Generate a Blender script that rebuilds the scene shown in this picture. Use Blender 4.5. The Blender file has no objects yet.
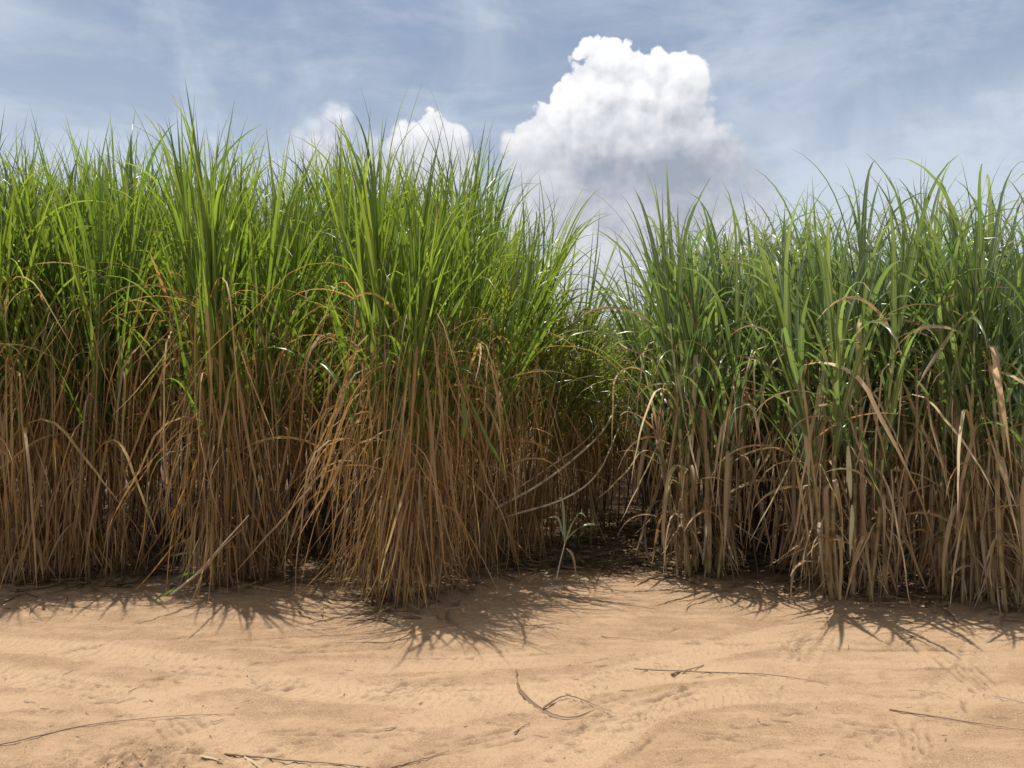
import bpy, math, random
import numpy as np
from mathutils import Vector, Matrix, Quaternion

rng = random.Random(7)
nrng = np.random.default_rng(11)
scene = bpy.context.scene
COL = scene.collection
R = math.radians
F, CX, HY, EYE = 803.0, 512.0, 384.0, 1.6        # focal length in pixels, principal column, horizon row, eye height


def on_ground(px, py):
    """point of the flat ground seen at a pixel of the photograph"""
    d = EYE * F / (py - HY)
    return ((px - CX) / F * d, d, 0.0)


def at_depth(px, py, d):
    return ((px - CX) / F * d, d, EYE - (py - HY) / F * d)


# ------------------------------------------------------------------ node helpers
class NT:
    def __init__(self, tree):
        self.t = tree

    def n(self, kind, **kw):
        nd = self.t.nodes.new(kind)
        for k, v in kw.items():
            setattr(nd, k, v)
        return nd

    def link(self, a, b):
        self.t.links.new(a, b)

    def put(self, sock, v):
        if isinstance(v, bpy.types.NodeSocket):
            self.link(v, sock)
        else:
            sock.default_value = v

    def m(self, op, a, b=None, c=None, clamp=False):
        nd = self.n('ShaderNodeMath', operation=op, use_clamp=clamp)
        self.put(nd.inputs[0], a)
        if b is not None:
            self.put(nd.inputs[1], b)
        if c is not None:
            self.put(nd.inputs[2], c)
        return nd.outputs[0]

    def ramp(self, v, a, b, lo=0.0, hi=1.0, smooth=True):
        nd = self.n('ShaderNodeMapRange', interpolation_type='SMOOTHSTEP' if smooth else 'LINEAR')
        self.put(nd.inputs[0], v)
        for i, x in enumerate((a, b, lo, hi)):
            self.put(nd.inputs[i + 1], x)
        return nd.outputs[0]

    def mix(self, f, a, b, blend='MIX'):
        nd = self.n('ShaderNodeMix', data_type='RGBA', blend_type=blend)
        self.put(nd.inputs[0], f)
        self.put(nd.inputs[6], a)
        self.put(nd.inputs[7], b)
        return nd.outputs[2]

    def noise(self, vec, scale, detail=4.0, rough=0.55, dist=0.0, dim='3D'):
        nd = self.n('ShaderNodeTexNoise', noise_dimensions=dim)
        self.link(vec, nd.inputs['Vector'])
        nd.inputs['Scale'].default_value = scale
        nd.inputs['Detail'].default_value = detail
        nd.inputs['Roughness'].default_value = rough
        nd.inputs['Distortion'].default_value = dist
        return nd.outputs[0]

    def attr(self, name):
        return self.n('ShaderNodeAttribute', attribute_name=name).outputs['Fac']

    def xyz(self, x, y, z=0.0):
        nd = self.n('ShaderNodeCombineXYZ')
        for i, v in enumerate((x, y, z)):
            self.put(nd.inputs[i], v)
        return nd.outputs[0]

    def vm(self, op, a, b=None):
        nd = self.n('ShaderNodeVectorMath', operation=op)
        self.put(nd.inputs[0], a)
        if b is not None:
            self.put(nd.inputs[1], b)
        return nd


def new_mat(name):
    m = bpy.data.materials.new(name)
    m.use_nodes = True
    m.node_tree.nodes.clear()
    return m, NT(m.node_tree)


def rgba(r, g, b):
    return (r, g, b, 1.0)


def leaf_material(name, dark, light, dry_tip, trans, midrib, tmix, rough=0.30, spec=0.7, green=None, russet=.42):
    """thin two-sided blade: pale midrib, browned tip, light passing through"""
    m, N = new_mat(name)
    tint, along, across = N.attr('tint'), N.attr('along'), N.attr('across')
    rnd = N.n('ShaderNodeObjectInfo').outputs['Random']
    geo = N.n('ShaderNodeTexCoord').outputs['Object']
    streak = N.noise(geo, 14.0, 3.0)
    f = N.m('ADD', N.m('MULTIPLY', tint, 0.62), N.m('ADD', N.m('MULTIPLY', rnd, 0.22), N.m('MULTIPLY', streak, 0.2)), clamp=True)
    base = N.mix(f, dark, light)
    if green:
        hue = N.m('FRACT', N.m('MULTIPLY', tint, 9.7))
        base = N.mix(N.m('MULTIPLY', N.ramp(hue, .62, .72), russet), base, rgba(.40, .205, .075))
        base = N.mix(N.m('MULTIPLY', N.ramp(hue, .26, .18), .42), base, rgba(.27, .235, .19))
        gf = N.m('MULTIPLY', N.ramp(tint, .86, .92), N.ramp(along, .95, .35))
        base = N.mix(gf, base, green)
    rib = N.ramp(N.m('ABSOLUTE', across), 0.06, 0.2, 1.0, 0.0)
    rib = N.m('MULTIPLY', rib, N.ramp(along, 0.55, 0.95, 0.75, 0.0))
    base = N.mix(rib, base, midrib)
    tipf = N.m('MULTIPLY', N.ramp(N.m('ADD', along, N.m('MULTIPLY', N.m('SUBTRACT', streak, 0.5), 0.3)), 0.86, 1.0),
               N.ramp(tint, 0.25, 0.5))
    base = N.mix(tipf, base, dry_tip)
    tr = N.mix(f, trans[0], trans[1])
    tr = N.mix(tipf, tr, dry_tip)
    p = N.n('ShaderNodeBsdfPrincipled')
    N.link(base, p.inputs['Base Color'])
    p.inputs['Roughness'].default_value = rough
    p.inputs['Specular IOR Level'].default_value = spec
    t = N.n('ShaderNodeBsdfTranslucent')
    N.link(tr, t.inputs['Color'])
    mx = N.n('ShaderNodeMixShader')
    mx.inputs[0].default_value = tmix
    N.link(p.outputs[0], mx.inputs[1])
    N.link(t.outputs[0], mx.inputs[2])
    o = N.n('ShaderNodeOutputMaterial')
    N.link(mx.outputs[0], o.inputs[0])
    return m


MAT_GREEN_L = leaf_material('cane_leaf_yellow_green', rgba(.028, .066, .013), rgba(.140, .200, .034), rgba(.30, .21, .09),
                            (rgba(.08, .21, .015), rgba(.46, .57, .055)), rgba(.30, .36, .16), .48)
MAT_GREEN_R = leaf_material('cane_leaf_blue_green', rgba(.042, .082, .032), rgba(.150, .200, .080), rgba(.32, .23, .11),
                            (rgba(.10, .22, .04), rgba(.42, .52, .11)), rgba(.44, .48, .32), .42)
MAT_GREEN_A = leaf_material('cane_leaf_olive', rgba(.045, .075, .015), rgba(.150, .165, .040), rgba(.34, .24, .10),
                            (rgba(.12, .20, .02), rgba(.40, .42, .06)), rgba(.30, .30, .14), .45)
MAT_DRY_L = leaf_material('dry_cane_leaf_russet', rgba(.11, .062, .024), rgba(.78, .56, .26), rgba(.34, .23, .12),
                          (rgba(.32, .15, .035), rgba(.76, .48, .15)), rgba(.48, .34, .19), .42, .55, .3, rgba(.19, .21, .08))
MAT_DRY_R = leaf_material('dry_cane_leaf_straw', rgba(.16, .095, .045), rgba(.80, .64, .40), rgba(.44, .33, .19),
                          (rgba(.30, .15, .05), rgba(.62, .43, .20)), rgba(.56, .44, .27), .36, .5, .35, rgba(.22, .24, .10), .28)


MAT_LITTER = leaf_material('rotting_leaf_litter', rgba(.05, .03, .018), rgba(.40, .29, .17), rgba(.3, .2, .1),
                           (rgba(.06, .035, .02), rgba(.3, .2, .1)), rgba(.2, .14, .08), .15, .7, .2)
MAT_PALE = leaf_material('pale_cane_sheath', rgba(.42, .42, .24), rgba(.60, .58, .36), rgba(.5, .42, .25),
                         (rgba(.4, .4, .2), rgba(.55, .52, .3)), rgba(.6, .6, .42), .3, .45, .4)


def stalk_material(name, low, high):
    m, N = new_mat(name)
    along, across = N.attr('along'), N.attr('across')
    geo = N.n('ShaderNodeTexCoord').outputs['Object']
    nz = N.noise(geo, 9.0, 4.0)
    col = N.mix(N.ramp(N.m('ADD', along, N.m('MULTIPLY', N.m('SUBTRACT', nz, .5), .5)), .35, .85), low, high)
    col = N.mix(N.ramp(across, .55, 1.0, 0.0, .7), col, rgba(.10, .075, .04))
    p = N.n('ShaderNodeBsdfPrincipled')
    N.link(col, p.inputs['Base Color'])
    p.inputs['Roughness'].default_value = .5
    o = N.n('ShaderNodeOutputMaterial')
    N.link(p.outputs[0], o.inputs[0])
    return m


MAT_STALK_L = stalk_material('cane_stalk_brown', rgba(.13, .08, .045), rgba(.22, .23, .08))
MAT_STALK_R = stalk_material('cane_stalk_straw', rgba(.30, .24, .11), rgba(.38, .41, .17))
MAT_STALK_I = stalk_material('inner_cane_stalk_shaded', rgba(.06, .04, .028), rgba(.17, .15, .06))  # inner canes: shade of the hollows put into the stalk colour
MAT_DEAD = stalk_material('dead_cane_grey', rgba(.50, .41, .30), rgba(.58, .48, .35))
MAT_TWIG = stalk_material('dark_dry_twig', rgba(.17, .105, .06), rgba(.27, .175, .10))


# ------------------------------------------------------------------ ribbons and tubes
class Ribbons:
    """collects blades and tubes for one mesh, with three point attributes"""
    def __init__(self):
        self.v, self.f, self.tint, self.along, self.across = [], [], [], [], []

    def blade(self, pts, width, side0, tint, fold=.25, twist=0.0, prof=None, seg3=True):
        n = len(pts)
        base = len(self.v)
        for i, p in enumerate(pts):
            s = i / (n - 1)
            a, b = pts[max(0, i - 1)], pts[min(n - 1, i + 1)]
            t = (b - a).normalized()
            side = side0 - t * side0.dot(t)
            if side.length < 1e-4:
                side = t.orthogonal()
            side.normalize()
            if twist:
                side = Quaternion(t, twist * s) @ side
            nor = t.cross(side)
            w = width * .5 * (prof(s) if prof else 1.0)
            cols = ((-1, 0.0), (0, 1.0), (1, 0.0)) if seg3 else ((-1, 0), (1, 0))
            for c, dip in cols:
                q = p + side * (w * c) - nor * (w * fold * dip)
                self.v.append(q[:])
                self.tint.append(tint)
                self.along.append(s)
                self.across.append(c)
        k = 3 if seg3 else 2
        for i in range(n - 1):
            for c in range(k - 1):
                o = base + i * k + c
                self.f.append((o, o + 1, o + k + 1, o + k))

    def tube(self, pts, r0, r1, nodes=0, sides=6, cap=True):
        n = len(pts)
        base = len(self.v)
        ref = Vector((1, .13, .07))
        for i, p in enumerate(pts):
            s = i / (n - 1)
            a, b = pts[max(0, i - 1)], pts[min(n - 1, i + 1)]
            t = (b - a).normalized()
            u = (ref - t * ref.dot(t)).normalized()
            w = t.cross(u)
            r = r0 + (r1 - r0) * s
            ring = 0.0
            if nodes and i % nodes == 0 and 0 < i < n - 1:
                r *= 1.18
                ring = 1.0
            for k in range(sides):
                an = 2 * math.pi * k / sides
                q = p + u * (r * math.cos(an)) + w * (r * math.sin(an))
                self.v.append(q[:])
                self.tint.append(.5)
                self.along.append(s)
                self.across.append(ring)
        for i in range(n - 1):
            for k in range(sides):
                o, o2 = base + i * sides + k, base + i * sides + (k + 1) % sides
                self.f.append((o, o2, o2 + sides, o + sides))
        if cap:
            self.f.append(tuple(base + k for k in range(sides))[::-1])
            self.f.append(tuple(base + (n - 1) * sides + k for k in range(sides)))

    def mesh(self, name, mat):
        me = bpy.data.meshes.new(name)
        me.from_pydata(self.v, [], self.f)
        for nm, data in (('tint', self.tint), ('along', self.along), ('across', self.across)):
            at = me.attributes.new(nm, 'FLOAT', 'POINT')
            at.data.foreach_set('value', np.array(data, dtype=np.float32))
        me.polygons.foreach_set('use_smooth', np.ones(len(me.polygons), dtype=bool))
        me.materials.append(mat)
        return me


def leaf_path(p, az, th0, droop, length, n, power=2.0, wob=.06, floor=None):
    """arc of a blade: leaves the stalk th0 off the vertical and bends over by droop"""
    pts = [p.copy()]
    q = p.copy()
    a = az
    for i in range(1, n + 1):
        s = i / n
        th = th0 + droop * s ** power
        a += rng.uniform(-wob, wob)
        d = Vector((math.sin(th) * math.cos(a), math.sin(th) * math.sin(a), math.cos(th)))
        if floor is not None and q.z + d.z * length / n < floor:
            if i > 3:
                break
            d = Vector((math.cos(a), math.sin(a), 0.0))
        q = q + d * (length / n)
        pts.append(q.copy())
    return pts


def hang_path(p, az, out, bend, hang, length, n, wob=.10, floor=.02):
    """dead blade: a short rise out of the node, a break, then hanging down along the stalk"""
    pts = [p.copy()]
    q = p.copy()
    a = az
    drift = 0.0
    for i in range(1, n + 1):
        s = i / n
        k = min(1.0, max(0.0, (s - .04) / bend))
        k = k * k * (3 - 2 * k)
        drift += rng.uniform(-wob, wob) * 1.1
        th = out + (hang - out) * k + drift
        a += rng.uniform(-wob, wob)
        d = Vector((math.sin(th) * math.cos(a), math.sin(th) * math.sin(a), math.cos(th)))
        if q.z + d.z * length / n < floor:
            if i > 3:
                break
            d = Vector((math.cos(a), math.sin(a), .03))
        q = q + d * (length / n)
        pts.append(q.copy())
    return pts


def green_profile(s):
    return min(1.0, .55 + s * 3.0) * (1 - s ** 2.6) + .02


def dry_profile(s):
    return min(1.0, .5 + s * 2.5) * (1 - s ** 3.5) + .08


def side_of(az):
    return Vector((-math.sin(az), math.cos(az), 0.0))


def make_stalk(kind, inner=False):
    """one cane: the stem, its fan of green blades, its dead blades (mostly on its +x side)"""
    st, gr, dr = Ribbons(), Ribbons(), Ribbons()
    if kind == 'L':
        H = rng.uniform(2.05, 2.4); ng, nd = rng.randint(25, 29), rng.randint(34, 40)
    elif kind == 'A':
        H = rng.uniform(1.85, 2.3); ng, nd = rng.randint(20, 24), rng.randint(28, 34)
    else:
        H = rng.uniform(1.65, 2.0); ng, nd = rng.randint(14, 17), rng.randint(18, 23)
    if inner:
        nd = int(nd * .6)
    bx, by = rng.uniform(-.12, .12), rng.uniform(-.12, .12)

    def axis(h):
        s = h / H
        return Vector((bx * s * s + .015 * math.sin(s * 7), by * s * s, h))
    N = 22
    r = rng.uniform(.008, .011) if kind != 'R' else rng.uniform(.011, .016)
    st.tube([axis(H * i / N) for i in range(N + 1)], r, r * .75, nodes=2)
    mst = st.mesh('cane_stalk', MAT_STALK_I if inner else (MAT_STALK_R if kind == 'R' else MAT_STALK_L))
    plane = rng.uniform(0, 6.28)
    for i in range(ng):
        s = ((i + rng.random()) / ng) ** .65
        pw = rng.uniform(1.6, 4.5) if kind != 'R' else rng.uniform(1.8, 6.5)
        if kind == 'R':
            h = H * (.32 + .68 * s)
            th0 = R(rng.uniform(5, 15) + 22 * (1 - s)); L = rng.uniform(1.05, 1.35) * (.85 + .15 * s)
            dp = R(rng.choice((45, 60, 80, 110, 140))) * rng.uniform(.6, 1.15) * (1.3 - .5 * s); W = rng.uniform(.024, .044)
        elif kind == 'A':
            h = H * (.50 + .50 * s)
            th0 = R(rng.uniform(10, 28) + 22 * (1 - s)); L = rng.uniform(.95, 1.4)
            dp = R(rng.uniform(30, 115)); W = rng.uniform(.016, .030)
        else:
            h = H * (.42 + .58 * s)
            th0 = R(rng.uniform(3, 13) + 22 * (1 - s)); L = rng.uniform(1.02, 1.3) * (1.0 + .05 * (1 - s))
            dp = R(rng.choice((8, 14, 22, 34, 60, 110))) * rng.uniform(.5, 1.2) * (1.5 - .8 * s); W = rng.uniform(.014, .030)
        az = plane + math.pi * (i % 2) + rng.uniform(-.9, .9)
        pts = leaf_path(axis(h), az, th0, dp, L, 12, pw, .05)
        gr.blade(pts, W, side_of(az), rng.random() * (.35 + .65 * min(1, s * 1.6)), rng.uniform(.15, .5), rng.uniform(-1.3, 1.3), green_profile)
    for k in range(2):
        az = rng.uniform(0, 6.28)
        pts = leaf_path(axis(H), az, R(rng.uniform(1, 6)), R(rng.uniform(10, 70)), rng.uniform(.8, 1.1), 12, 4.0, .03)
        gr.blade(pts, rng.uniform(.012, .020), side_of(az), rng.uniform(.2, .7), .7, rng.uniform(-.6, .6), green_profile)
    mgr = gr.mesh('green_leaves', {'L': MAT_GREEN_L, 'A': MAT_GREEN_A, 'R': MAT_GREEN_R}[kind])
    for i in range(nd):
        s = (i + rng.random()) / nd
        h = H * (.10 + .86 * s ** .85) if not inner else H * (.46 + .5 * s)
        az = rng.gauss(0, 1.25)
        L = rng.uniform(.7, 1.55) if kind != 'R' else rng.uniform(.55, 1.2)
        L = min(L, .30 + h * 1.05) if rng.random() < .75 else min(L, h * .88)
        if inner:
            L = min(L, h * .62)
        u = rng.random()
        if u < (.07 if kind == 'L' else .12):               # still half upright, arching out
            pts = leaf_path(axis(h), az, R(rng.uniform(15, 55)), R(rng.uniform(60, 130)), L * .85, 10, 1.3, .12, .02)
        elif u < .44:                                       # sagging loosely away from the stem
            pts = hang_path(axis(h), az, R(rng.uniform(25, 75)), rng.uniform(.25, .6), R(rng.uniform(148, 174)), L, 12, .11)
        else:
            pts = hang_path(axis(h), az, R(rng.uniform(15, 60)), rng.uniform(.08, .3), R(rng.uniform(162, 178)), L, 12, .09)
        wd = rng.choice((.005, .007, .009, .012, .017)) * rng.uniform(.8, 1.2) if kind != 'R' else rng.choice((.009, .013, .02, .03)) * rng.uniform(.8, 1.2)
        dr.blade(pts, wd, side_of(az), ((.3 + .7 * s) * rng.random() ** (1.3 if kind != 'R' else .85) if rng.random() < .9 else rng.uniform(.9, 1)), rng.uniform(.1, .7), rng.uniform(-3, 3), dry_profile)  # lower, older blades tinted darker, also painting shade at the foot
    for i in range(0 if inner else (9 if kind != 'R' else 8)):
        h, az = rng.uniform(.08, .55), rng.gauss(0, 1.3)
        pts = hang_path(axis(h), az, R(rng.uniform(30, 80)), rng.uniform(.15, .5), R(rng.uniform(125, 168)), h * rng.uniform(.7, 1.5), 9, .12)
        dr.blade(pts, rng.uniform(.006, .014), side_of(az), .6 * rng.random() ** 1.5, .4, rng.uniform(-2, 2), dry_profile)
    mdr = dr.mesh('dry_leaves', MAT_DRY_R if kind == 'R' else MAT_DRY_L)
    return mst, mgr, mdr


PROTO = {'L': [make_stalk('L') for _ in range(12)], 'A': [make_stalk('A') for _ in range(9)],
         'R': [make_stalk('R') for _ in range(12)],
         'l': [make_stalk('L', True) for _ in range(9)], 'a': [make_stalk('A', True) for _ in range(7)],
         'r': [make_stalk('R', True) for _ in range(9)]}


def tag(o, label, cat, group=None, kind=None):
    o['label'] = label
    o['category'] = cat
    if group:
        o['group'] = group
    if kind:
        o['kind'] = kind
    return o


def link(o, parent=None):
    COL.objects.link(o)
    if parent:
        o.parent = parent
    return o


def clump(loc, kind, n, label, group, spread=.24, lean=(0, 0), size=1.0, splay=8.0):
    root = link(bpy.data.objects.new('sugarcane_clump', None))
    root.empty_display_size = .2
    root.location = loc
    tag(root, label, 'sugarcane', group)
    start = rng.randrange(100)
    for i in range(n):
        kd = kind if len(kind) == 1 else rng.choice(kind)
        mst, mgr, mdr = PROTO[kd][(start + i * 5) % len(PROTO[kd])]
        az = 2.39996 * i + rng.uniform(-.4, .4)
        rr = spread * math.sqrt((i + .4) / n)
        x, y = rr * math.cos(az), rr * math.sin(az)
        tilt = R(splay) * rr / spread * rng.uniform(.5, 1.4)
        tx = math.cos(az) * math.tan(tilt) + lean[0] + rng.uniform(-.03, .03)
        ty = math.sin(az) * math.tan(tilt) + lean[1] + rng.uniform(-.03, .03)
        up = Vector((tx, ty, 1)).normalized()
        q = Vector((0, 0, 1)).rotation_difference(up) @ Quaternion((0, 0, 1), az + rng.uniform(-.7, .7))
        s = size * {'L': 1.13, 'A': 1.11, 'l': 1.21, 'a': 1.10}.get(kd, 1.15) * rng.uniform(.95, 1.03) * (.95 if i < 3 and n > 10 else 1)
        o = link(bpy.data.objects.new('cane_stalk', mst), root)
        o.matrix_local = Matrix.LocRotScale(Vector((x, y, 0)), q, Vector((s, s, s)))
        link(bpy.data.objects.new('green_leaves', mgr), o)
        link(bpy.data.objects.new('dry_leaves', mdr), o)
    return root


# ------------------------------------------------------------------ the cane field
FRONT_L, FRONT_R = 'clumps along the front of the left cane block', 'clumps along the front of the right cane block'
fronts = [
    # pixel of the base, kind, stalks, size, lean, spread, label
    ((395, 601), 'L', 18, .95, (.06, .0), .25, 'tall corner sugarcane clump with a bushy brown skirt, bulging onto the sand beside the gap'),
    ((455, 574), 'LA', 12, .93, (.15, .02), .24, 'leaning sugarcane clump just right of and behind the bulging corner clump'),
    ((232, 583), 'L', 17, .99, (.02, .01), .24, 'thick sugarcane clump with a russet skirt behind the leaning dead cane'),
    ((92, 579), 'L', 11, .98, (.02, .02), .20, 'sugarcane clump with a long skirt of straight dead leaves, left of the small green shoot'),
    ((42, 581), 'L', 13, 1.0, (-.02, .01), .24, 'brown skirted sugarcane clump standing by the left edge of the photo'),
    ((-35, 582), 'L', 13, 1.0, (.0, .0), .25, 'sugarcane clump cut off by the left edge of the photo'),
    ((702, 576), 'R', 12, .99, (-.01, -.02), .20, 'upright isolated sugarcane clump with a pale tufted skirt on the right side of the gap'),
    ((768, 561), 'r', 8, .99, (.0, .02), .22, 'shaded sugarcane clump set back between the tufted clump and the tallest straw clump'),
    ((848, 597), 'R', 13, .98, (.0, .02), .20, 'straw coloured sugarcane clump with a bright pale sheath, its foot on the sand'),
    ((815, 580), 'R', 7, .98, (-.03, .0), .18, 'slim sugarcane clump just left of the clump with the bright pale sheath'),
    ((912, 573), 'R', 8, .98, (.02, .01), .22, 'loose sugarcane clump with broken dead leaves, right of the clump with the bright pale sheath'),
    ((962, 600), 'R', 9, .94, (.03, .02), .22, 'sugarcane clump of bare slanting stalks, second from the right edge of the photo'),
    ((1012, 609), 'R', 12, .94, (-.01, .02), .22, 'sugarcane clump with tan dead sheaths at the right edge of the photo'),
]
front_xy = []
CL = {}
for (px, py), kind, n, size, lean, spread, label in fronts:
    p = on_ground(px, py)
    front_xy.append(p)
    CL[px] = clump(p, kind, n, label, FRONT_L if px < 500 else FRONT_R, spread, lean, size)

# clumps that close the far side of the gap and line it
gap = [
    ((505, 556), 'LA', 13, .86, (.17, .0), 'olive sugarcane clump arching over the gap behind the leaning clump'),
    ((556, 543), 'A', 11, .76, (.09, -.03), 'olive sugarcane clump behind the lone seedling, dropping dead leaves to the ground'),
    ((604, 531), 'a', 10, .70, (.02, -.02), 'brown tangled sugarcane clump at the back of the gap, behind the bent canes'),
    ((660, 545), 'ar', 8, .76, (-.02, .0), 'sugarcane clump in the shade just behind the tufted clump beside the gap'),
    ((738, 548), 'r', 8, .96, (.0, .0), 'shaded sugarcane clump between and behind the tufted clump and the set back clump'),
]
for (px, py), kind, n, size, lean, label in gap:
    p = on_ground(px, py)
    front_xy.append(p)
    clump(p, kind, n, label, 'clumps lining the gap in the cane', .25, lean, size, 8)

BACK_L = 'clumps inside the left cane block'
BACK_R = 'clumps inside the right cane block'
BACK_M = 'clumps beyond the gap'
SLOPE = .115
def back(x, y, kind, n, label, group, lean=(0, 0), size=1.0):
    for p in front_xy:
        if (p[0] - x) ** 2 + (p[1] - y) ** 2 < .30 ** 2:
            return
    clump((x, y, 0), kind, n, label, group, .24, lean, size)

for x0 in (-.80, -1.5, -2.25, -2.95, -3.6, -4.2, -5.0, -5.8, -6.7):
    k = 0
    y = 7.55 + rng.uniform(-.1, .15)
    while y < (12.6 if x0 < -2 else 13.5):
        x = x0 + SLOPE * (y - 6.5) + rng.uniform(-.12, .12)
        if abs(x) < y * .64 + .9:
            back(x, y, 'l', 7 if y < 8.6 else 6, 'sugarcane clump inside the left block, behind its front clumps', BACK_L,
                 (rng.uniform(-.04, .04), -.02), .98)
        y += rng.uniform(.55, .72) * (1.0 if y < 8.6 else 1.35)
for x0, y0 in ((1.62, 7.6), (2.4, 7.4), (3.1, 7.2), (3.8, 6.8), (4.7, 6.4), (5.6, 6.4), (6.6, 6.6)):
    y = y0 + rng.uniform(-.05, .15)
    while y < 12.4:
        x = x0 + SLOPE * (y - 6.5) + rng.uniform(-.12, .12)
        if abs(x) < y * .64 + .9:
            back(x, y, 'r', 6 if y < 8.4 else 5, 'sugarcane clump inside the right block, behind its front clumps', BACK_R,
                 (rng.uniform(-.04, .04), -.02), .99)
        y += rng.uniform(.55, .72) * (1.0 if y < 8.4 else 1.35)
y = 8.6
while y < 19:
    x = .45 + SLOPE * (y - 6.5) + rng.uniform(-.1, .1)
    back(x, y, 'a', 7, 'sugarcane clump in the row that closes the far end of the gap', BACK_M, (.05, -.02), .70 + .02 * min(10, y - 8.6))
    if y > 9.4:
        back(x + .95, y + .2, 'ar', 7, 'sugarcane clump in the row that closes the far end of the gap', BACK_M, (-.03, -.02), .72 + .02 * min(8, y - 9.4))
    y += rng.uniform(.6, .85)


# ------------------------------------------------------------------ small plants and fallen canes
def smooth_path(ps, n=18):
    """Catmull-Rom through the given points"""
    P = [Vector(p) for p in ps]
    P = [P[0] * 2 - P[1]] + P + [P[-1] * 2 - P[-2]]
    out = []
    m = len(P) - 3
    for i in range(n + 1):
        u = i / n * m
        k = min(int(u), m - 1)
        t = u - k
        a, b, c, d = P[k:k + 4]
        out.append(.5 * ((2 * b) + (c - a) * t + (2 * a - 5 * b + 4 * c - d) * t * t + (3 * b - a - 3 * c + d) * t ** 3))
    return out


def thing(name, loc, label, cat, group=None):
    o = link(bpy.data.objects.new(name, None))
    o.empty_display_size = .1
    o.location = loc
    return tag(o, label, cat, group)


def part(name, rb, mat, parent):
    return link(bpy.data.objects.new(name, rb.mesh(name, mat)), parent)


def local(ps, loc):
    return [Vector(p) - Vector(loc) for p in ps]


MAT_SEED = leaf_material('seedling_leaf', rgba(.20, .32, .14), rgba(.48, .56, .34), rgba(.6, .58, .42),
                         (rgba(.15, .28, .08), rgba(.4, .5, .2)), rgba(.5, .55, .4), .35)  # leaf colour brightened to stand in for sun missing in the gap
# lone seedling in the gap
base = on_ground(556, 581)
d0 = base[1]
sd = thing('cane_seedling', base, 'lone young cane seedling with three arching blades on the shaded sand of the gap', 'seedling')
rb = Ribbons()
rb.tube(smooth_path(local([at_depth(556, 581, d0), at_depth(560, 562, d0), at_depth(565, 543, d0)], base), 10), .007, .005)
part('stem', rb, MAT_DEAD, sd)
for ps, w in (([(565, 543, 0), (564, 520, .02), (562, 499, .03), (555, 500, .0)], .028),
              ([(565, 543, 0), (572, 524, -.02), (580, 513, -.05), (587, 518, -.08)], .024),
              ([(565, 541, 0), (576, 530, .03), (588, 524, .06), (594, 525, .08), (592, 519, .10)], .024),
              ([(563, 535, 0), (558, 518, -.03), (548, 518, -.05), (542, 521, -.06)], .018)):
    rb = Ribbons()
    rb.blade(smooth_path(local([at_depth(x, y, d0 + q) for x, y, q in ps], base), 12), w, Vector((.8, .5, .3)), rng.uniform(.5, .9), .25, .5, green_profile)
    part('blade', rb, MAT_SEED, sd)
rb = Ribbons()
rb.blade(smooth_path(local([at_depth(566, 548, d0), at_depth(573, 556, d0 - .05), at_depth(577, 581, d0 - .06)], base), 10), .022, Vector((1, .3, 0)), .3, .5, 1, dry_profile)
part('dead_blade', rb, MAT_DRY_R, sd)

# green shoot in the dark hollow on the left
base = on_ground(187, 582)
d0 = base[1]
sh = thing('cane_shoot', base, 'small green cane shoot in the dark hollow beside the leaning dead cane', 'seedling')
rb = Ribbons()
rb.tube(smooth_path(local([at_depth(187, 582, d0), at_depth(189, 560, d0), at_depth(190, 545, d0)], base), 8), .008, .005)
part('stem', rb, MAT_STALK_R, sh)
for ps in ([(190, 547), (186, 540), (176, 546), (168, 557)], [(190, 552), (180, 554), (168, 556)], [(190, 550), (200, 557), (208, 561)],
           [(191, 545), (202, 542), (213, 548)], [(190, 545), (194, 537), (190, 530)], [(189, 556), (184, 566), (179, 574)]):
    rb = Ribbons()
    q = rng.uniform(-.12, .02)
    rb.blade(smooth_path(local([at_depth(x, y, d0 + q * i / 2) for i, (x, y) in enumerate(ps)], base), 10), .024, Vector((.2, .6, .8)), rng.random(), .2, .4, green_profile)
    part('blade', rb, MAT_SEED, sh)

# dead cane leaning out of the left block
base = on_ground(171, 597)
d0 = base[1]
tip = at_depth(249, 515, d0 - .10)
dc = thing('leaning_dead_cane', base, 'pale dead cane leaning out of the left block down to the sand', 'dead cane')
for j, w in ((0, .020), (1, .034), (2, .026)):
    rb = Ribbons()
    o = j * .012
    pts = smooth_path(local([(base[0] + o, base[1], .015 + o), at_depth(200, 571 + 2 * j, d0 - .02), at_depth(222, 545 + 2 * j, d0 - .06), (tip[0] - o, tip[1], tip[2] - o * (2 + 4 * j))], base), 14)
    if j == 0:
        rb.tube(pts, .012, .004)
        part('stalk', rb, MAT_DEAD, dc)
    else:
        rb.blade(pts, w, Vector((.6, -.4, .6)), .8, .3, .8, dry_profile)
        part('dead_blade', rb, MAT_DRY_R, dc)
for ps in ([(196, 572), (180, 576), (164, 582)], [(184, 585), (166, 593), (150, 600)]):
    rb = Ribbons()
    pts = local([at_depth(ps[0][0], ps[0][1], d0 + .05), at_depth(ps[1][0], ps[1][1], d0), tuple(on_ground(ps[2][0], ps[2][1] + 6)[:2]) + (.02,)], base)
    rb.blade(smooth_path(pts, 10), .026, Vector((.3, -.5, .8)), .35, .3, .5, green_profile)
    part('green_blade', rb, MAT_GREEN_R, dc)

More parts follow.
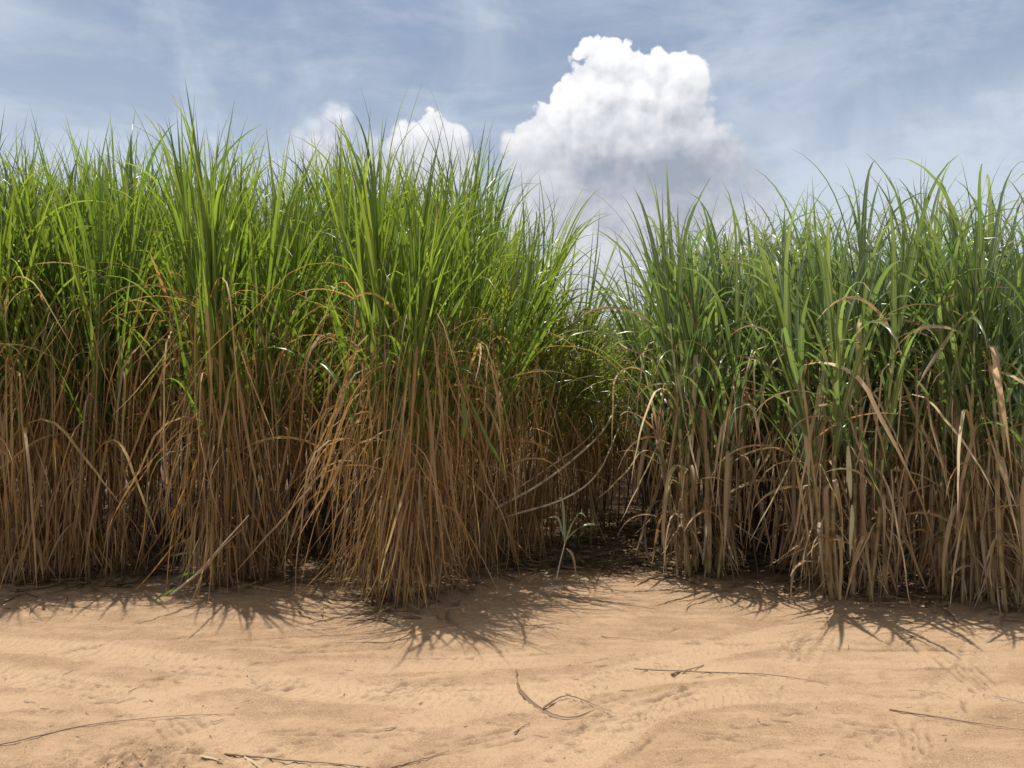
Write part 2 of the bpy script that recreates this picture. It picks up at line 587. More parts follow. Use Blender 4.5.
# long canes bowed across the gap
for ps, r, label in (
        ([(493, 522, 7.05), (561, 500, 7.00), (597, 474, 7.20), (618, 430, 7.60)], .012, 'lower pale cane bowed low across the gap, behind the seedling'),
        ([(490, 512, 6.90), (535, 487, 7.00), (571, 461, 7.20), (602, 432, 7.40), (617, 404, 7.70)], .014, 'upper pale cane bowed across the gap, rising to the right'),
        ([(505, 497, 7.10), (548, 468, 7.20), (586, 440, 7.50), (604, 415, 7.70)], .009, 'thin grey cane bowed across the gap above the two pale ones')):
    P = [at_depth(*p) for p in ps]
    base = (P[0][0], P[0][1], 0)
    foot = (P[0][0] - .35, P[0][1] + .15, max(.02, P[0][2] - .3))
    o = thing('bowed_cane', base, label, 'fallen cane', 'canes bowed across the gap')
    rb = Ribbons()
    rb.tube(smooth_path(local([(foot[0] - .25, foot[1] + .1, .01), foot] + P, base), 30), r, r * .6, nodes=4)
    part('stalk', rb, MAT_DEAD, o)
    rb = Ribbons()
    for k in range(3):
        a = rng.uniform(.4, 2.6)
        rb.blade(leaf_path(Vector(P[-1 - k % 2]) - Vector(base), a, R(60), R(80), .40, 10), .012, side_of(a), .5, .3, .5, dry_profile)
    part('dead_blades', rb, MAT_DRY_R, o)

# bright standing blades that catch the eye on two clumps
for key, d, ps, w, mat, nm, label, tint in (
        (395, 5.55, [(463, 436), (466, 420), (463, 400), (467, 372), (465, 318)], .050, MAT_GREEN_L, 'green_blade', 'bright lime blade among brown leaves', 1.0),
        (395, 5.6, [(470, 400), (488, 440), (500, 462), (507, 486)], .024, MAT_GREEN_L, 'green_blade', 'thin green blade hanging over the brown skirt', .6),
        (395, 5.6, [(404, 430), (398, 380), (402, 335), (425, 300)], .045, MAT_GREEN_R, 'green_blade', 'dark green blade reaching down into the brown skirt', .2),
        (848, 5.62, [(848, 446), (849, 470), (850, 486), (851, 500)], .034, MAT_PALE, 'leaf_sheath', 'bright pale upper sheath', .9),
        (848, 5.62, [(852, 505), (852, 522), (851, 536), (850, 560)], .028, MAT_PALE, 'leaf_sheath', 'bright pale lower sheath', .7),
        (848, 5.6, [(840, 600), (841, 560), (842, 520), (838, 480)], .030, MAT_DRY_R, 'leaf_sheath', 'tan split sheath', .9),
        (702, 6.35, [(688, 470), (676, 466), (668, 480), (664, 505)], .034, MAT_DRY_R, 'dry_blade', 'pale bent blade', 1.0),
        (702, 6.35, [(712, 464), (724, 462), (729, 480), (730, 505)], .034, MAT_DRY_R, 'dry_blade', 'pale bent blade', 1.0)):
    b = CL[key].location
    rb = Ribbons()
    pts = smooth_path([Vector(at_depth(x, y, d)) - b for x, y in ps], 14)
    rb.blade(pts, w, Vector((1, .35, .1)), tint, .45, 1.3, green_profile if nm == 'green_blade' else dry_profile)
    part(nm, rb, mat, CL[key])['label'] = label


# ------------------------------------------------------------------ the ground
def lattice_noise(x, y, scale, seed):
    g = np.random.default_rng(seed).random((256, 256))
    u, v = x * scale, y * scale
    iu, iv = np.floor(u).astype(int), np.floor(v).astype(int)
    fu, fv = u - iu, v - iv
    fu, fv = fu * fu * (3 - 2 * fu), fv * fv * (3 - 2 * fv)
    a = g[iu % 256, iv % 256]; b = g[(iu + 1) % 256, iv % 256]
    c = g[iu % 256, (iv + 1) % 256]; d = g[(iu + 1) % 256, (iv + 1) % 256]
    return (a * (1 - fu) + b * fu) * (1 - fv) + (c * (1 - fu) + d * fu) * fv - .5


def track_coords(x, y, pix):
    """distance across and along a wheel track given by pixels"""
    P = [Vector(on_ground(*p)) for p in pix]
    P = smooth_path(P, 40)
    best = np.full(x.shape, 1e9); al = np.zeros(x.shape); sg = np.zeros(x.shape)
    run = 0.0
    for a, b in zip(P[:-1], P[1:]):
        dx, dy = b.x - a.x, b.y - a.y
        L = math.hypot(dx, dy)
        t = np.clip(((x - a.x) * dx + (y - a.y) * dy) / (L * L), 0, 1)
        ex, ey = x - (a.x + t * dx), y - (a.y + t * dy)
        d = np.hypot(ex, ey)
        m = d < best
        best = np.where(m, d, best)
        al = np.where(m, run + t * L, al)
        sg = np.where(m, np.sign(dx * ey - dy * ex), sg)
        run += L
    return best * sg, al, run


TRACKS = [
    # pixels, half width, tread spacing, tread depth, sink
    ([(-20, 640), (150, 655), (330, 688), (520, 690), (700, 668), (1044, 650)], .14, .055, .0022, .006),
    ([(-20, 700), (140, 690), (300, 668), (560, 655), (760, 640), (1044, 625)], .13, .05, .0020, .005),
    ([(-20, 668), (120, 690), (230, 730), (300, 775)], .13, .06, .0025, .006),
    ([(300, 775), (430, 715), (560, 690), (680, 655), (800, 625)], .13, .05, .0028, .006),
    ([(800, 790), (900, 740), (958, 690), (985, 655), (990, 615)], .13, .07, .0060, .008),
    ([(770, 690), (795, 660), (815, 632), (822, 612)], .12, .06, .0050, .005),
    ([(540, 775), (600, 735), (660, 700), (790, 690), (1044, 690)], .13, .05, .0030, .006),
    ([(430, 775), (500, 745), (590, 700), (640, 680)], .10, .07, .0040, .004),
]


def axis_lines(fine0, fine1, step, far0, far1):
    mid = list(np.arange(fine0, fine1 + step * .5, step))
    out, s, v = [], step, fine1
    while v < far1:
        s *= 1.45
        v += s
        out.append(v)
    lo, s, v = [], step, fine0
    while v > far0:
        s *= 1.45
        v -= s
        lo.append(v)
    return np.array(lo[::-1] + mid + out)


xs = axis_lines(-4.6, 4.6, .0095, -6000, 6000)
ys = axis_lines(3.0, 6.7, .0095, -6000, 6000)
X, Y = np.meshgrid(xs, ys)
near = np.exp(-np.maximum(0, np.hypot(X, Y - 6) - 14) / 6)
Z = (.022 * lattice_noise(X, Y, .55, 1) + .012 * lattice_noise(X, Y * 1.6, 1.5, 2) + .010 * lattice_noise(X, Y, 4.3, 3)
     + .0080 * lattice_noise(X, Y, 11, 4) + .0075 * lattice_noise(X, Y, 26, 5) + .0060 * lattice_noise(X, Y, 52, 9))
wear = np.zeros_like(Z)
SCR = np.zeros_like(Z)
for i, (pix, hw, sp, dep, sink) in enumerate(TRACKS):
    c, al, run = track_coords(X, Y, pix)
    e = np.abs(c) / hw
    inside = 1 / (1 + np.exp((e - 1) * 14))
    patch = np.clip(.5 + 2.4 * lattice_noise(X + i * 7, Y, 1.6, 20 + i), 0, 1)
    rim = np.exp(-((e - 1.15) / .16) ** 2)
    lug = np.sin((al + .45 * np.abs(c)) * 2 * math.pi / sp)
    lug = np.tanh(lug * 2.5)
    rib = np.tanh(np.cos(c / hw * 9) * 2)
    Z += inside * (-sink * patch - .35 * sink) + rim * sink * .7 * patch + inside * patch * dep * 2.2 * (lug * .7 + rib * .45) * (e < 1)
    if i in (4, 5, 7):
        SCR = np.maximum(SCR, inside * np.clip(patch * 1.3 - .3, 0, 1) * (.42 * (rib < -.2) + .30 * (lug < -.7)))
    wear = np.maximum(wear, inside * (.35 + .65 * patch))
# scratches: groups of short parallel grooves left by lugs, dragged stalks and feet
def groove(px, py, ang_, L, depth, wdt):
    c = on_ground(px, py)
    i0, i1 = np.searchsorted(xs, (c[0] - L, c[0] + L))
    j0, j1 = np.searchsorted(ys, (c[1] - L, c[1] + L))
    if i1 <= i0 or j1 <= j0:
        return
    sx_, sy_ = X[j0:j1, i0:i1] - c[0], Y[j0:j1, i0:i1] - c[1]
    u = sx_ * math.cos(ang_) + sy_ * math.sin(ang_)
    v = -sx_ * math.sin(ang_) + sy_ * math.cos(ang_) + .12 * u * u / L * math.sin(px)
    v = v + .02 * lattice_noise(sx_ + px, sy_ + py, 9, 77)
    fade = np.clip(1.15 - (np.abs(u) / (L * .5)) ** 3, 0, 1) * np.clip(.75 + 1.4 * lattice_noise(sx_ + py, sy_, 22, 78), 0, 1.2)
    SCR[j0:j1, i0:i1] = np.maximum(SCR[j0:j1, i0:i1], np.clip(fade, 0, 1) * np.exp(-(v / (wdt * .8)) ** 2) * np.clip(.75 + 1.5 * lattice_noise(sx_, sy_ + px, 24, 79), 0, 1))
    Z[j0:j1, i0:i1] += fade * depth * (-np.exp(-(v / wdt) ** 2) + .55 * np.exp(-((v - wdt * 1.9) / wdt) ** 2))


for px, py, a_, L, n, gap in ((280, 685, .5, .42, 3, .05), (420, 690, .45, .55, 4, .045), (600, 700, .62, .42, 3, .05), (680, 700, .55, .5, 3, .06),
                              (585, 725, .8, .3, 4, .03), (930, 740, 1.15, .5, 4, .035), (985, 672, 1.45, .55, 5, .04), (800, 645, 1.2, .5, 4, .035),
                              (350, 730, .05, .9, 2, .05), (160, 725, -.9, .25, 6, .035), (70, 690, -.25, .8, 3, .08), (200, 670, -.15, .9, 2, .09),
                              (740, 640, .02, 1.6, 1, 0), (880, 648, .02, 1.8, 1, 0), (640, 720, .5, .5, 3, .06), (500, 740, .5, .5, 3, .06),
                              (720, 735, -.2, .3, 2, .05), (860, 725, -.3, .5, 2, .07), (470, 655, .1, 1.2, 1, 0), (300, 650, -.05, 1.0, 2, .1)):
    for k in range(n):
        c = on_ground(px, py)
        ox, oy = -math.sin(a_) * gap * k, math.cos(a_) * gap * k
        d = c[1] + oy
        groove((c[0] + ox) / d * F + CX, EYE * F / d + HY, a_ + rng.uniform(-.06, .06), L * rng.uniform(.7, 1.2), rng.uniform(.007, .012), rng.uniform(.010, .015))
for k in range(70):
    groove(rng.uniform(-20, 1044), rng.uniform(625, 775), rng.choice((.1, .5, -.3, .9)) + rng.gauss(0, .3), rng.uniform(.08, .4), rng.uniform(.004, .010), rng.uniform(.009, .013))
# churned patches
for px, py, rad, amp in ((140, 757, .30, .060), (300, 645, .22, .008), (700, 690, .35, .007), (60, 765, .2, .014), (650, 730, .4, .006), (330, 690, .3, .006)):
    p = on_ground(px, py)
    w = np.exp(-(((X - p[0]) / rad) ** 2 + ((Y - p[1]) / (rad * .7)) ** 2))
    Z += w * amp * (lattice_noise(X, Y, 16, 31) + .9 * lattice_noise(X, Y, 33, 32))
Z += .016 * np.clip((Y - 6.9) / 1.0, 0, 1) * lattice_noise(X, Y, 6, 41)
for fx, fy, _ in front_xy:                                      # soil heaped round the roots
    Z += .040 * np.exp(-((X - fx) ** 2 + (Y - fy - .05) ** 2) / .26 ** 2)
Z = Z * near - .012


def ground_z(x, y):
    i = int(np.clip(np.searchsorted(xs, x) - 1, 0, len(xs) - 2))
    j = int(np.clip(np.searchsorted(ys, y) - 1, 0, len(ys) - 2))
    return float(Z[j:j + 2, i:i + 2].max())


ny, nx = X.shape
co = np.stack([X, Y, Z], -1).reshape(-1, 3).astype(np.float32)
idx = np.arange(nx * ny).reshape(ny, nx)
quads = np.stack([idx[:-1, :-1], idx[:-1, 1:], idx[1:, 1:], idx[1:, :-1]], -1).reshape(-1, 4).astype(np.int32)
me = bpy.data.meshes.new('sandy_track')
me.vertices.add(len(co))
me.vertices.foreach_set('co', co.ravel())
me.loops.add(quads.size)
me.loops.foreach_set('vertex_index', quads.ravel())
me.polygons.add(len(quads))
me.polygons.foreach_set('loop_start', np.arange(0, quads.size, 4, dtype=np.int32))
me.polygons.foreach_set('use_smooth', np.ones(len(quads), dtype=bool))
me.update(calc_edges=True)
at = me.attributes.new('wear', 'FLOAT', 'POINT')
at.data.foreach_set('value', (wear * near).astype(np.float32).ravel())
at = me.attributes.new('scratch', 'FLOAT', 'POINT')
at.data.foreach_set('value', SCR.astype(np.float32).ravel())
m, N = new_mat('sand')
pos = N.n('ShaderNodeNewGeometry').outputs['Position']
sep = N.n('ShaderNodeSeparateXYZ')
N.link(pos, sep.inputs[0])
big = N.noise(pos, .9, 4, .6)
midn = N.noise(pos, 6.0, 5, .65)
fine = N.noise(pos, 110.0, 3, .75)
speck = N.noise(pos, 240.0, 2, .6)
grain = N.noise(pos, 26.0, 5, .7)
st = N.n('ShaderNodeMapping')
st.inputs['Rotation'].default_value = (0, 0, R(12))
st.inputs['Scale'].default_value = (.8, 4.0, 1)
N.link(pos, st.inputs['Vector'])
streak = N.noise(st.outputs[0], 2.6, 6, .65, .4)
wearv = N.attr('wear')
col = N.mix(N.ramp(big, .35, .65), rgba(.300, .197, .118), rgba(.350, .236, .147))
col = N.mix(N.m('MULTIPLY', N.ramp(streak, .50, .68), .45), col, rgba(.390, .275, .170))
# loose granular sand between the packed, paler bands
loose = N.m('MULTIPLY', N.ramp(N.m('ADD', N.m('MULTIPLY', midn, .5), N.m('MULTIPLY', streak, .5)), .57, .43), N.m('SUBTRACT', 1.0, N.m('MULTIPLY', wearv, .8)))
col = N.mix(N.m('MULTIPLY', loose, .55), col, rgba(.215, .141, .083))
col = N.mix(N.m('MULTIPLY', wearv, .60), col, rgba(.42, .298, .187))
col = N.mix(N.m('MULTIPLY', N.ramp(fine, .50, .64), N.m('MULTIPLY_ADD', loose, .45, .30)), col, rgba(.19, .118, .066))
col = N.mix(N.m('MULTIPLY', N.ramp(fine, .47, .34), N.m('MULTIPLY_ADD', loose, .30, .22)), col, rgba(.50, .355, .23))
col = N.mix(N.m('MULTIPLY', N.ramp(grain, .56, .68), .35), col, rgba(.24, .150, .083))
col = N.mix(N.m('MULTIPLY', N.attr('scratch'), .65), col, rgba(.10, .060, .034))
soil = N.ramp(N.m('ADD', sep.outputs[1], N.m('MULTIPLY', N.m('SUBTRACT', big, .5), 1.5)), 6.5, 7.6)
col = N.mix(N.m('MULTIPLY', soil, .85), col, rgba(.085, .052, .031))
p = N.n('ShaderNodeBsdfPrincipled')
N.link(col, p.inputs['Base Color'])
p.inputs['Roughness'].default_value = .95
p.inputs['Specular IOR Level'].default_value = .15
bh = N.m('ADD', N.m('MULTIPLY', grain, .9), N.m('ADD', N.m('MULTIPLY', fine, .6), N.m('MULTIPLY', speck, .4)))
bp = N.n('ShaderNodeBump')
bp.inputs['Strength'].default_value = .9
bp.inputs['Distance'].default_value = .012
N.link(bh, bp.inputs['Height'])
N.link(bp.outputs[0], p.inputs['Normal'])
o = N.n('ShaderNodeOutputMaterial')
N.link(p.outputs[0], o.inputs[0])
me.materials.append(m)
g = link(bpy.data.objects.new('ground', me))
tag(g, 'sandy farm track and field soil with faint tyre marks', 'ground', kind='structure')


# dry leaves and cane bits on the sand
def lying(name, pix, w, flat, mat, label, cat='dry leaf', group='dry leaves and twigs on the sand', lift=.007, tint=.5):
    P = [on_ground(x, y) for x, y in pix]
    c = P[len(P) // 2]
    rb = Ribbons()
    path = smooth_path(P, 24)
    zs = [ground_z(p.x, p.y) for p in path]
    k = 6
    zs = [max(sum(zs[max(0, i - k):i + k + 1]) / len(zs[max(0, i - k):i + k + 1]), zs[i] - .004) for i in range(len(zs))]
    zs = [sum(zs[max(0, i - 2):i + 3]) / len(zs[max(0, i - 2):i + 3]) for i in range(len(zs))]
    pts = [Vector((p.x - c[0] + rng.gauss(0, .002), p.y - c[1] + rng.gauss(0, .002), z + lift)) for p, z in zip(path, zs)]
    if flat:
        rb.blade(pts, w * .7, Vector((.3, 1, .35)), min(tint, .84), .35, .9, dry_profile)
    else:
        rb.tube(pts, w * .26, w * .12, sides=6)
    o = link(bpy.data.objects.new(name, rb.mesh(name, mat)))
    o.location = c
    return tag(o, label, cat, group)


lying('dry_cane_twig', [(-14, 745), (40, 733), (95, 721), (170, 713), (236, 711)], .014, False, MAT_TWIG, 'long thin curved twig running in from the left edge of the photo')
lying('dry_cane_piece', [(225, 750), (270, 753), (330, 758), (392, 767)], .020, False, MAT_TWIG, 'dark dry cane piece lying at the bottom edge of the photo', 'dry cane')
lying('dry_cane_piece', [(384, 767), (415, 758), (449, 747)], .016, False, MAT_TWIG, 'shorter dark cane piece meeting the end of the longer one in a shallow V', 'dry cane')
lying('straw', [(200, 754), (216, 757), (224, 759)], .014, True, MAT_DRY_R, 'short pale straw left of the dark cane piece', 'straw', tint=.95)
lying('straw', [(244, 752), (258, 760), (270, 772)], .014, True, MAT_DRY_R, 'pale straw crossing under the dark cane piece', 'straw', tint=.9)
lying('straw', [(245, 667), (251, 676), (257, 684)], .016, True, MAT_DRY_R, 'short pale straw alone on the open sand, left half of the track', 'straw', tint=1.0)
lying('dry_cane_twig', [(634, 666), (700, 669), (760, 672), (800, 677), (829, 682)], .014, False, MAT_TWIG, 'long straight thin twig across the middle of the track')
lying('dry_cane_twig', [(671, 672), (686, 667), (704, 662)], .022, False, MAT_TWIG, 'short thick dark twig touching the long straight thin twig')
lying('dry_cane_leaf', [(516, 668), (520, 688), (543, 708), (570, 716), (596, 708)], .022, True, MAT_TWIG, 'dark leaf curled like a hook on the track below the gap')
lying('dry_cane_twig', [(543, 708), (558, 697), (570, 692)], .022, False, MAT_TWIG, 'short dark twig standing over the curled leaf, its left side', lift=.014)
lying('dry_cane_twig', [(567, 693), (590, 702), (616, 712)], .013, False, MAT_TWIG, 'thin twig slanting right across the curled leaf', lift=.014)
lying('dry_cane_twig', [(514, 730), (522, 725), (530, 720)], .014, False, MAT_TWIG, 'tiny slanting twig below the curled leaf')
lying('dry_cane_twig', [(889, 706), (940, 714), (990, 722), (1040, 731)], .015, False, MAT_TWIG, 'thin straight twig running out of the right edge of the photo')
lying('dry_cane_twig', [(601, 636), (620, 638), (644, 641)], .010, False, MAT_TWIG, 'thin twig at the tip of the streaked shadow')
lying('dry_cane_twig', [(906, 643), (914, 636), (923, 631)], .010, False, MAT_TWIG, 'tiny bent twig just below the shadow on the right')
lying('dry_cane_leaf', [(386, 636), (430, 629), (476, 621)], .020, True, MAT_DRY_L, 'brown leaf lying in the shadow in front of the corner clump', tint=.1)
lying('dry_cane_leaf', [(514, 588), (525, 580), (536, 575)], .040, True, MAT_DRY_R, 'broad pale leaf on the shaded sand left of the seedling', tint=.6)
lying('dry_cane_leaf', [(545, 588), (560, 587), (572, 584)], .034, True, MAT_DRY_R, 'pale leaf lying at the foot of the seedling', tint=.9)
lying('dry_cane_leaf', [(218, 583), (250, 588), (285, 592)], .026, True, MAT_DRY_R, 'long grey leaf lying in front of the thick russet clump', tint=.5)
lying('dry_cane_leaf', [(990, 694), (1004, 697), (1030, 703)], .012, True, MAT_TWIG, 'short dark leaf at the right edge of the photo above the straight twig')

# litter of dead leaves under the cane: nobody could count it
rb = Ribbons()
for i in range(5200):
    u = rng.random()
    if u < .62:
        x, y = rng.uniform(-5.5, 6), rng.uniform(6.3, 9.5)
        edge = 6.25 if x < -1.3 else (6.0 if x < -.3 else (6.9 if x < 1.3 else 6.75 - .25 * (x - 1.3)))
        if y < edge + rng.gauss(0, .12):
            continue
    else:
        x, y = rng.uniform(-.4, 2.6), 7.0 + abs(rng.gauss(0, .9))
    if i % 5 == 0:                                          # spilling out from the foot of the clumps
        fp = front_xy[rng.randrange(len(front_xy))]
        a0, r0 = rng.uniform(0, 6.28), abs(rng.gauss(0, .36)) + .05
        x, y = fp[0] + r0 * math.cos(a0), fp[1] + r0 * math.sin(a0) * .8
    az = rng.uniform(0, 6.28)
    L = rng.uniform(.08, .5)
    k = rng.uniform(-1, 1)
    pts = []
    for j in range(6):
        s = j / 5
        a = az + k * s
        pts.append(Vector((x + L * s * math.cos(a), y + L * s * math.sin(a), max(0, ground_z(x, y)) + .006 + .03 * rng.random() * s)))
    rb.blade(pts, rng.uniform(.008, .026), side_of(az) + Vector((0, 0, rng.uniform(-.5, .5))), rng.random() ** 2.2, .2, rng.uniform(-1, 1), dry_profile, False)
o = link(bpy.data.objects.new('leaf_litter', rb.mesh('leaf_litter', MAT_LITTER)))
tag(o, 'litter of dead cane leaves covering the shaded ground under the cane', 'leaf litter', kind='stuff')


# clods and crumbs of soil on the track
rb = Ribbons()
def clod(x, y, r):
    b = len(rb.v)
    gz = ground_z(x, y)
    h = gz + r * .5
    for k in range(6):
        a = k * 1.047 + rng.uniform(-.2, .2)
        q = r * rng.uniform(.7, 1.1)
        rb.v.append((x + q * math.cos(a), y + q * math.sin(a), gz - .004))
    for k in range(6):
        a = k * 1.047 + rng.uniform(-.2, .2)
        q = r * rng.uniform(.45, .8)
        rb.v.append((x + q * math.cos(a), y + q * math.sin(a), h - r * rng.uniform(0, .25)))
    rb.v.append((x, y, h + r * .1))
    for k in range(6):
        k2 = (k + 1) % 6
        rb.f.append((b + k, b + k2, b + 6 + k2, b + 6 + k))
        rb.f.append((b + 6 + k, b + 6 + k2, b + 12))
    rb.tint += [rng.random()] * 13; rb.along += [.3] * 13; rb.across += [.5] * 13
for i in range(420):
    y = 3.2 + 3.6 * rng.random() ** 1.2
    clod(rng.uniform(-.7, .7) * y, y, rng.uniform(.0018, .0042) if rng.random() < .96 else rng.uniform(.005, .009))
for px, py, rad, n in ((125, 757, .25, 110), (300, 645, .2, 20), (640, 725, .3, 30), (860, 742, .3, 40)):
    c = on_ground(px, py)
    for i in range(n):
        clod(c[0] + rng.gauss(0, rad * .6), c[1] + rng.gauss(0, rad * .4), rng.uniform(.002, .006))
m, N = new_mat('clod')
p = N.n('ShaderNodeBsdfPrincipled')
N.link(N.mix(N.attr('tint'), rgba(.24, .145, .08), rgba(.42, .27, .15)), p.inputs['Base Color'])
p.inputs['Roughness'].default_value = .95
o = N.n('ShaderNodeOutputMaterial')
N.link(p.outputs[0], o.inputs[0])
o = link(bpy.data.objects.new('soil_crumbs', rb.mesh('soil_crumbs', m)))
tag(o, 'crumbs and clods of soil scattered over the sandy track', 'soil crumbs', kind='stuff')


rb = Ribbons()
for i in range(230):
    y = 3.2 + 3.0 * rng.random() ** 1.1
    x = rng.uniform(-.68, .68) * y
    a, L = rng.gauss(.15, .7), rng.choice((.015, .025, .04, .07)) * rng.uniform(.7, 1.4)
    pts = [Vector((x + L * (j / 4 - .5) * math.cos(a), y + L * (j / 4 - .5) * math.sin(a) + .1 * L * (j / 4 - .5) ** 2, 0)) for j in range(5)]
    z = max(ground_z(p.x, p.y) for p in pts)
    for p in pts:
        p.z = .5 * (z + ground_z(p.x, p.y)) + .002
    rb.blade(pts, rng.uniform(.003, .007), Vector((-math.sin(a), math.cos(a), .3)), rng.random() ** 2, .3, .5, dry_profile, False)
o = link(bpy.data.objects.new('straw_flecks', rb.mesh('straw_flecks', MAT_LITTER)))
tag(o, 'flecks of broken straw strewn over the sandy track', 'straw flecks', kind='stuff')

# ------------------------------------------------------------------ sun, sky and clouds
SUN_EL, SUN_AZ = R(80), R(-62)          # azimuth from the viewing direction, towards the left
to_sun = Vector((math.sin(SUN_AZ) * math.cos(SUN_EL), math.cos(SUN_AZ) * math.cos(SUN_EL), math.sin(SUN_EL)))
sl = bpy.data.lights.new('sun', 'SUN')
sl.energy = 5.0
sl.angle = R(.53)
sl.color = (1.0, .95, .87)
so = link(bpy.data.objects.new('sun', sl))
so.rotation_euler = (-to_sun).to_track_quat('-Z', 'Y').to_euler()

w = bpy.data.worlds.new('World')
scene.world = w
w.use_nodes = True
w.node_tree.nodes.clear()
W = NT(w.node_tree)


def ang(px, py):
    """direction of a pixel as azimuth and elevation"""
    v = Vector(((px - CX) / F, 1.0, (HY - py) / F)).normalized()
    return math.atan2(v.x, v.y), math.asin(v.z)


PUFFS = [(590, 64, 24), (612, 90, 44), (642, 94, 42), (684, 78, 24), (668, 106, 40), (566, 112, 32), (590, 146, 66), (650, 152, 72),
         (704, 134, 34), (540, 152, 40), (722, 168, 38), (560, 196, 66), (640, 212, 88), (706, 212, 64), (530, 218, 54), (600, 262, 84), (744, 192, 38), (758, 212, 34), (738, 240, 54),
         (426, 137, 26), (402, 150, 28), (452, 152, 26), (425, 180, 56), (372, 165, 34), (338, 126, 24), (330, 165, 46), (300, 160, 30)]

grp = bpy.data.node_groups.new('cumulus_density', 'ShaderNodeTree')
grp.interface.new_socket('P', in_out='INPUT', socket_type='NodeSocketVector')
grp.interface.new_socket('D', in_out='OUTPUT', socket_type='NodeSocketFloat')
G = NT(grp)
gi, go = G.n('NodeGroupInput'), G.n('NodeGroupOutput')
P0 = gi.outputs[0]
warp = G.n('ShaderNodeTexNoise')
G.link(P0, warp.inputs['Vector'])
warp.noise_dimensions = '2D'
warp.inputs['Scale'].default_value = 16
warp.inputs['Detail'].default_value = 4
wv = G.vm('SUBTRACT', warp.outputs['Color'], (.5, .5, .5)).outputs[0]
wv = G.vm('MULTIPLY', wv, (.014, .014, 0)).outputs[0]
P1 = G.vm('ADD', P0, wv).outputs[0]
D = None
for px, py, r in PUFFS:
    a, e = ang(px, py)
    dd = G.vm('DISTANCE', P1, (a, e, 0)).outputs['Value']
    q = G.m('MULTIPLY_ADD', dd, -1.0 / .030, (r * 1.08 / F) / .030)      # signed depth in units of 0.03 rad
    D = q if D is None else G.m('SMOOTH_MAX', D, q, .30)
bil = None
for sc_, amp in ((19, 1.2), (43, .65), (95, .40)):
    vo = G.n('ShaderNodeTexVoronoi', feature='SMOOTH_F1', voronoi_dimensions='2D')
    G.link(P1, vo.inputs['Vector'])
    vo.inputs['Scale'].default_value = sc_
    vo.inputs['Smoothness'].default_value = .22
    q = vo.outputs['Distance']
    b = G.m('MULTIPLY', G.m('SUBTRACT', .30, G.m('MULTIPLY', q, q)), amp)      # round heads
    bil = b if bil is None else G.m('ADD', bil, b)
fin = G.m('SUBTRACT', G.noise(P1, 120, 4, .6, dim='2D'), .5)
bil = G.m('MULTIPLY', bil, G.ramp(D, -.30, .50, .0, 1.0))
D = G.m('ADD', G.m('ADD', D, .12), G.m('ADD', bil, G.m('MULTIPLY', fin, .34)))
G.link(D, go.inputs[0])

tc = W.n('ShaderNodeTexCoord').outputs['Generated']
nv = W.vm('NORMALIZE', tc).outputs[0]
sx = W.n('ShaderNodeSeparateXYZ')
W.link(nv, sx.inputs[0])
az = W.m('ARCTAN2', sx.outputs[0], sx.outputs[1])
el = W.m('ARCSINE', sx.outputs[2])
P = W.xyz(az, el, 0.0)


def dens(vec):
    nd = W.n('ShaderNodeGroup')
    nd.node_tree = grp
    W.link(vec, nd.inputs[0])
    return nd.outputs[0]


d1 = dens(P)
d2 = dens(W.vm('ADD', P, (-.005, .017, 0)).outputs[0])
# crisp billows on top, soft ragged base
soft = W.m('ADD', W.ramp(el, .17, .34, 2.0, .16), W.m('ADD', W.ramp(az, -.12, -.20, 0.0, 1.3), W.ramp(az, .20, .30, 0.0, .6)))
alpha = W.n('ShaderNodeMapRange', interpolation_type='SMOOTHSTEP')
W.link(d1, alpha.inputs[0])
alpha.inputs[1].default_value = .34
W.link(W.m('ADD', soft, .34), alpha.inputs[2])
alpha = alpha.outputs[0]
relief = W.m('SUBTRACT', d1, d2)                                # facing the sun where the depth falls off upwards
lit = W.m('ADD', W.m('MULTIPLY', relief, W.ramp(el, .24, .33, .12, .46)), .60, clamp=True)
# the thick middle and the flat base pass less light
gl = W.noise(P, 15, 4, .6, dim='2D')
ca, ce = ang(668, 178)
off = W.vm('MULTIPLY', W.vm('SUBTRACT', P, (ca, ce, 0)).outputs[0], (6.6, 13.0, 0)).outputs[0]
core = W.ramp(W.m('ADD', W.vm('LENGTH', off).outputs['Value'], W.m('MULTIPLY', W.m('SUBTRACT', gl, .5), 1.5)), -.1, 1.35, 1.0, 0.0)
shade = W.m('ADD', W.m('MULTIPLY', core, .56), W.m('MULTIPLY', W.ramp(el, .39, .26), .34))
lit = W.m('SUBTRACT', lit, shade)
lit = W.ramp(lit, -.26, .84, 0.0, 1.0, False)
ccol = W.mix(lit, rgba(.28, .315, .375), rgba(.765, .765, .785))

# high thin veil, streaked
sv = W.n('ShaderNodeMapping')
sv.inputs['Rotation'].default_value = (0, 0, R(-22))
sv.inputs['Scale'].default_value = (1.0, 3.4, 1.0)
W.link(P, sv.inputs['Vector'])
v1 = W.noise(sv.outputs[0], 3.1, 7, .62, .25, dim='2D')
v2 = W.noise(P, 5.5, 5, .6, .3, dim='2D')
veil = W.m('ADD', W.m('MULTIPLY', W.ramp(v1, .38, .72), .50), W.m('MULTIPLY', W.ramp(v2, .44, .74), .42), clamp=True)
veil = W.m('ADD', veil, W.ramp(el, .14, .44, .72, .0), clamp=True)
vcol = W.mix(veil, rgba(.252, .315, .43), rgba(.53, .58, .65))
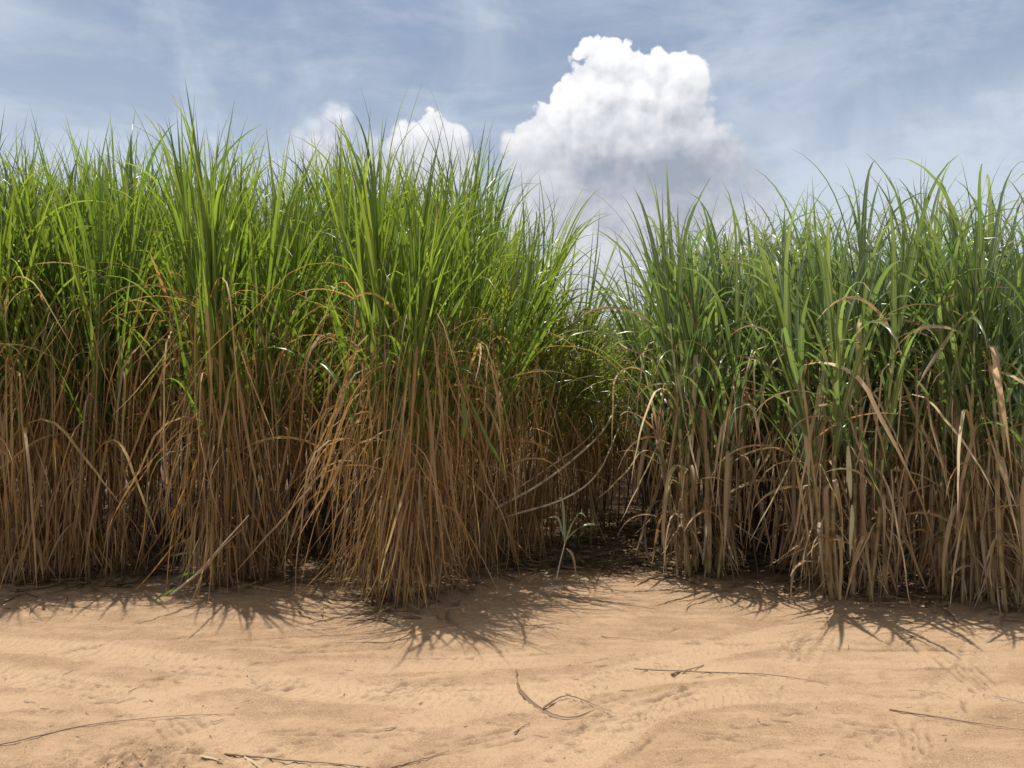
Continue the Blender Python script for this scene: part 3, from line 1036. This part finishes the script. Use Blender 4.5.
# bright overhead cloud out of view, added to fill the shadows
vcol = W.mix(W.ramp(el, .50, 1.1), vcol, rgba(1.0, .98, .95))
sky = W.n('ShaderNodeTexSky', sky_type='NISHITA')
sky.sun_disc = False
sky.sun_elevation = SUN_EL
sky.sun_rotation = SUN_AZ
sky.altitude = 500
sky.air_density = 1.0
sky.dust_density = 1.2
# the cumulus stands only in this part of the sky
box = W.m('MULTIPLY', W.m('LESS_THAN', W.m('ABSOLUTE', W.m('SUBTRACT', az, .02)), .42), W.m('LESS_THAN', W.m('ABSOLUTE', W.m('SUBTRACT', el, .25)), .27))
bg1 = W.n('ShaderNodeBackground')
W.link(sky.outputs[0], bg1.inputs['Color'])
bg1.inputs['Strength'].default_value = .085
bg2 = W.n('ShaderNodeBackground')
W.link(vcol, bg2.inputs['Color'])
bg3 = W.n('ShaderNodeBackground')
W.link(ccol, bg3.inputs['Color'])
mx1 = W.n('ShaderNodeMixShader')
mx1.inputs[0].default_value = .80
W.link(bg1.outputs[0], mx1.inputs[1])
W.link(bg2.outputs[0], mx1.inputs[2])
mx2 = W.n('ShaderNodeMixShader')
W.link(alpha, mx2.inputs[0])
W.link(mx1.outputs[0], mx2.inputs[1])
W.link(bg3.outputs[0], mx2.inputs[2])
wo = W.n('ShaderNodeOutputWorld')
mx3 = W.n('ShaderNodeMixShader')
W.link(box, mx3.inputs[0])
W.link(mx1.outputs[0], mx3.inputs[1])
W.link(mx2.outputs[0], mx3.inputs[2])
W.link(mx3.outputs[0], wo.inputs[0])

# ------------------------------------------------------------------ camera and colour management
cam = bpy.data.cameras.new('camera')
cam.sensor_width = 36
cam.lens = 36 * F / 1024
cam.clip_start = .05
cam.clip_end = 20000
co_ = link(bpy.data.objects.new('camera', cam))
co_.location = (0, 0, EYE)
co_.rotation_euler = (R(90), 0, 0)
scene.camera = co_
vs = scene.view_settings
vs.view_transform = 'Standard'
vs.look = 'None'
vs.exposure = 0.38
vs.gamma = 1.0
vs.use_curve_mapping = False
scene.cycles.max_bounces = 6
scene.cycles.diffuse_bounces = 4
scene.cycles.transmission_bounces = 4
scene.cycles.use_denoising = True
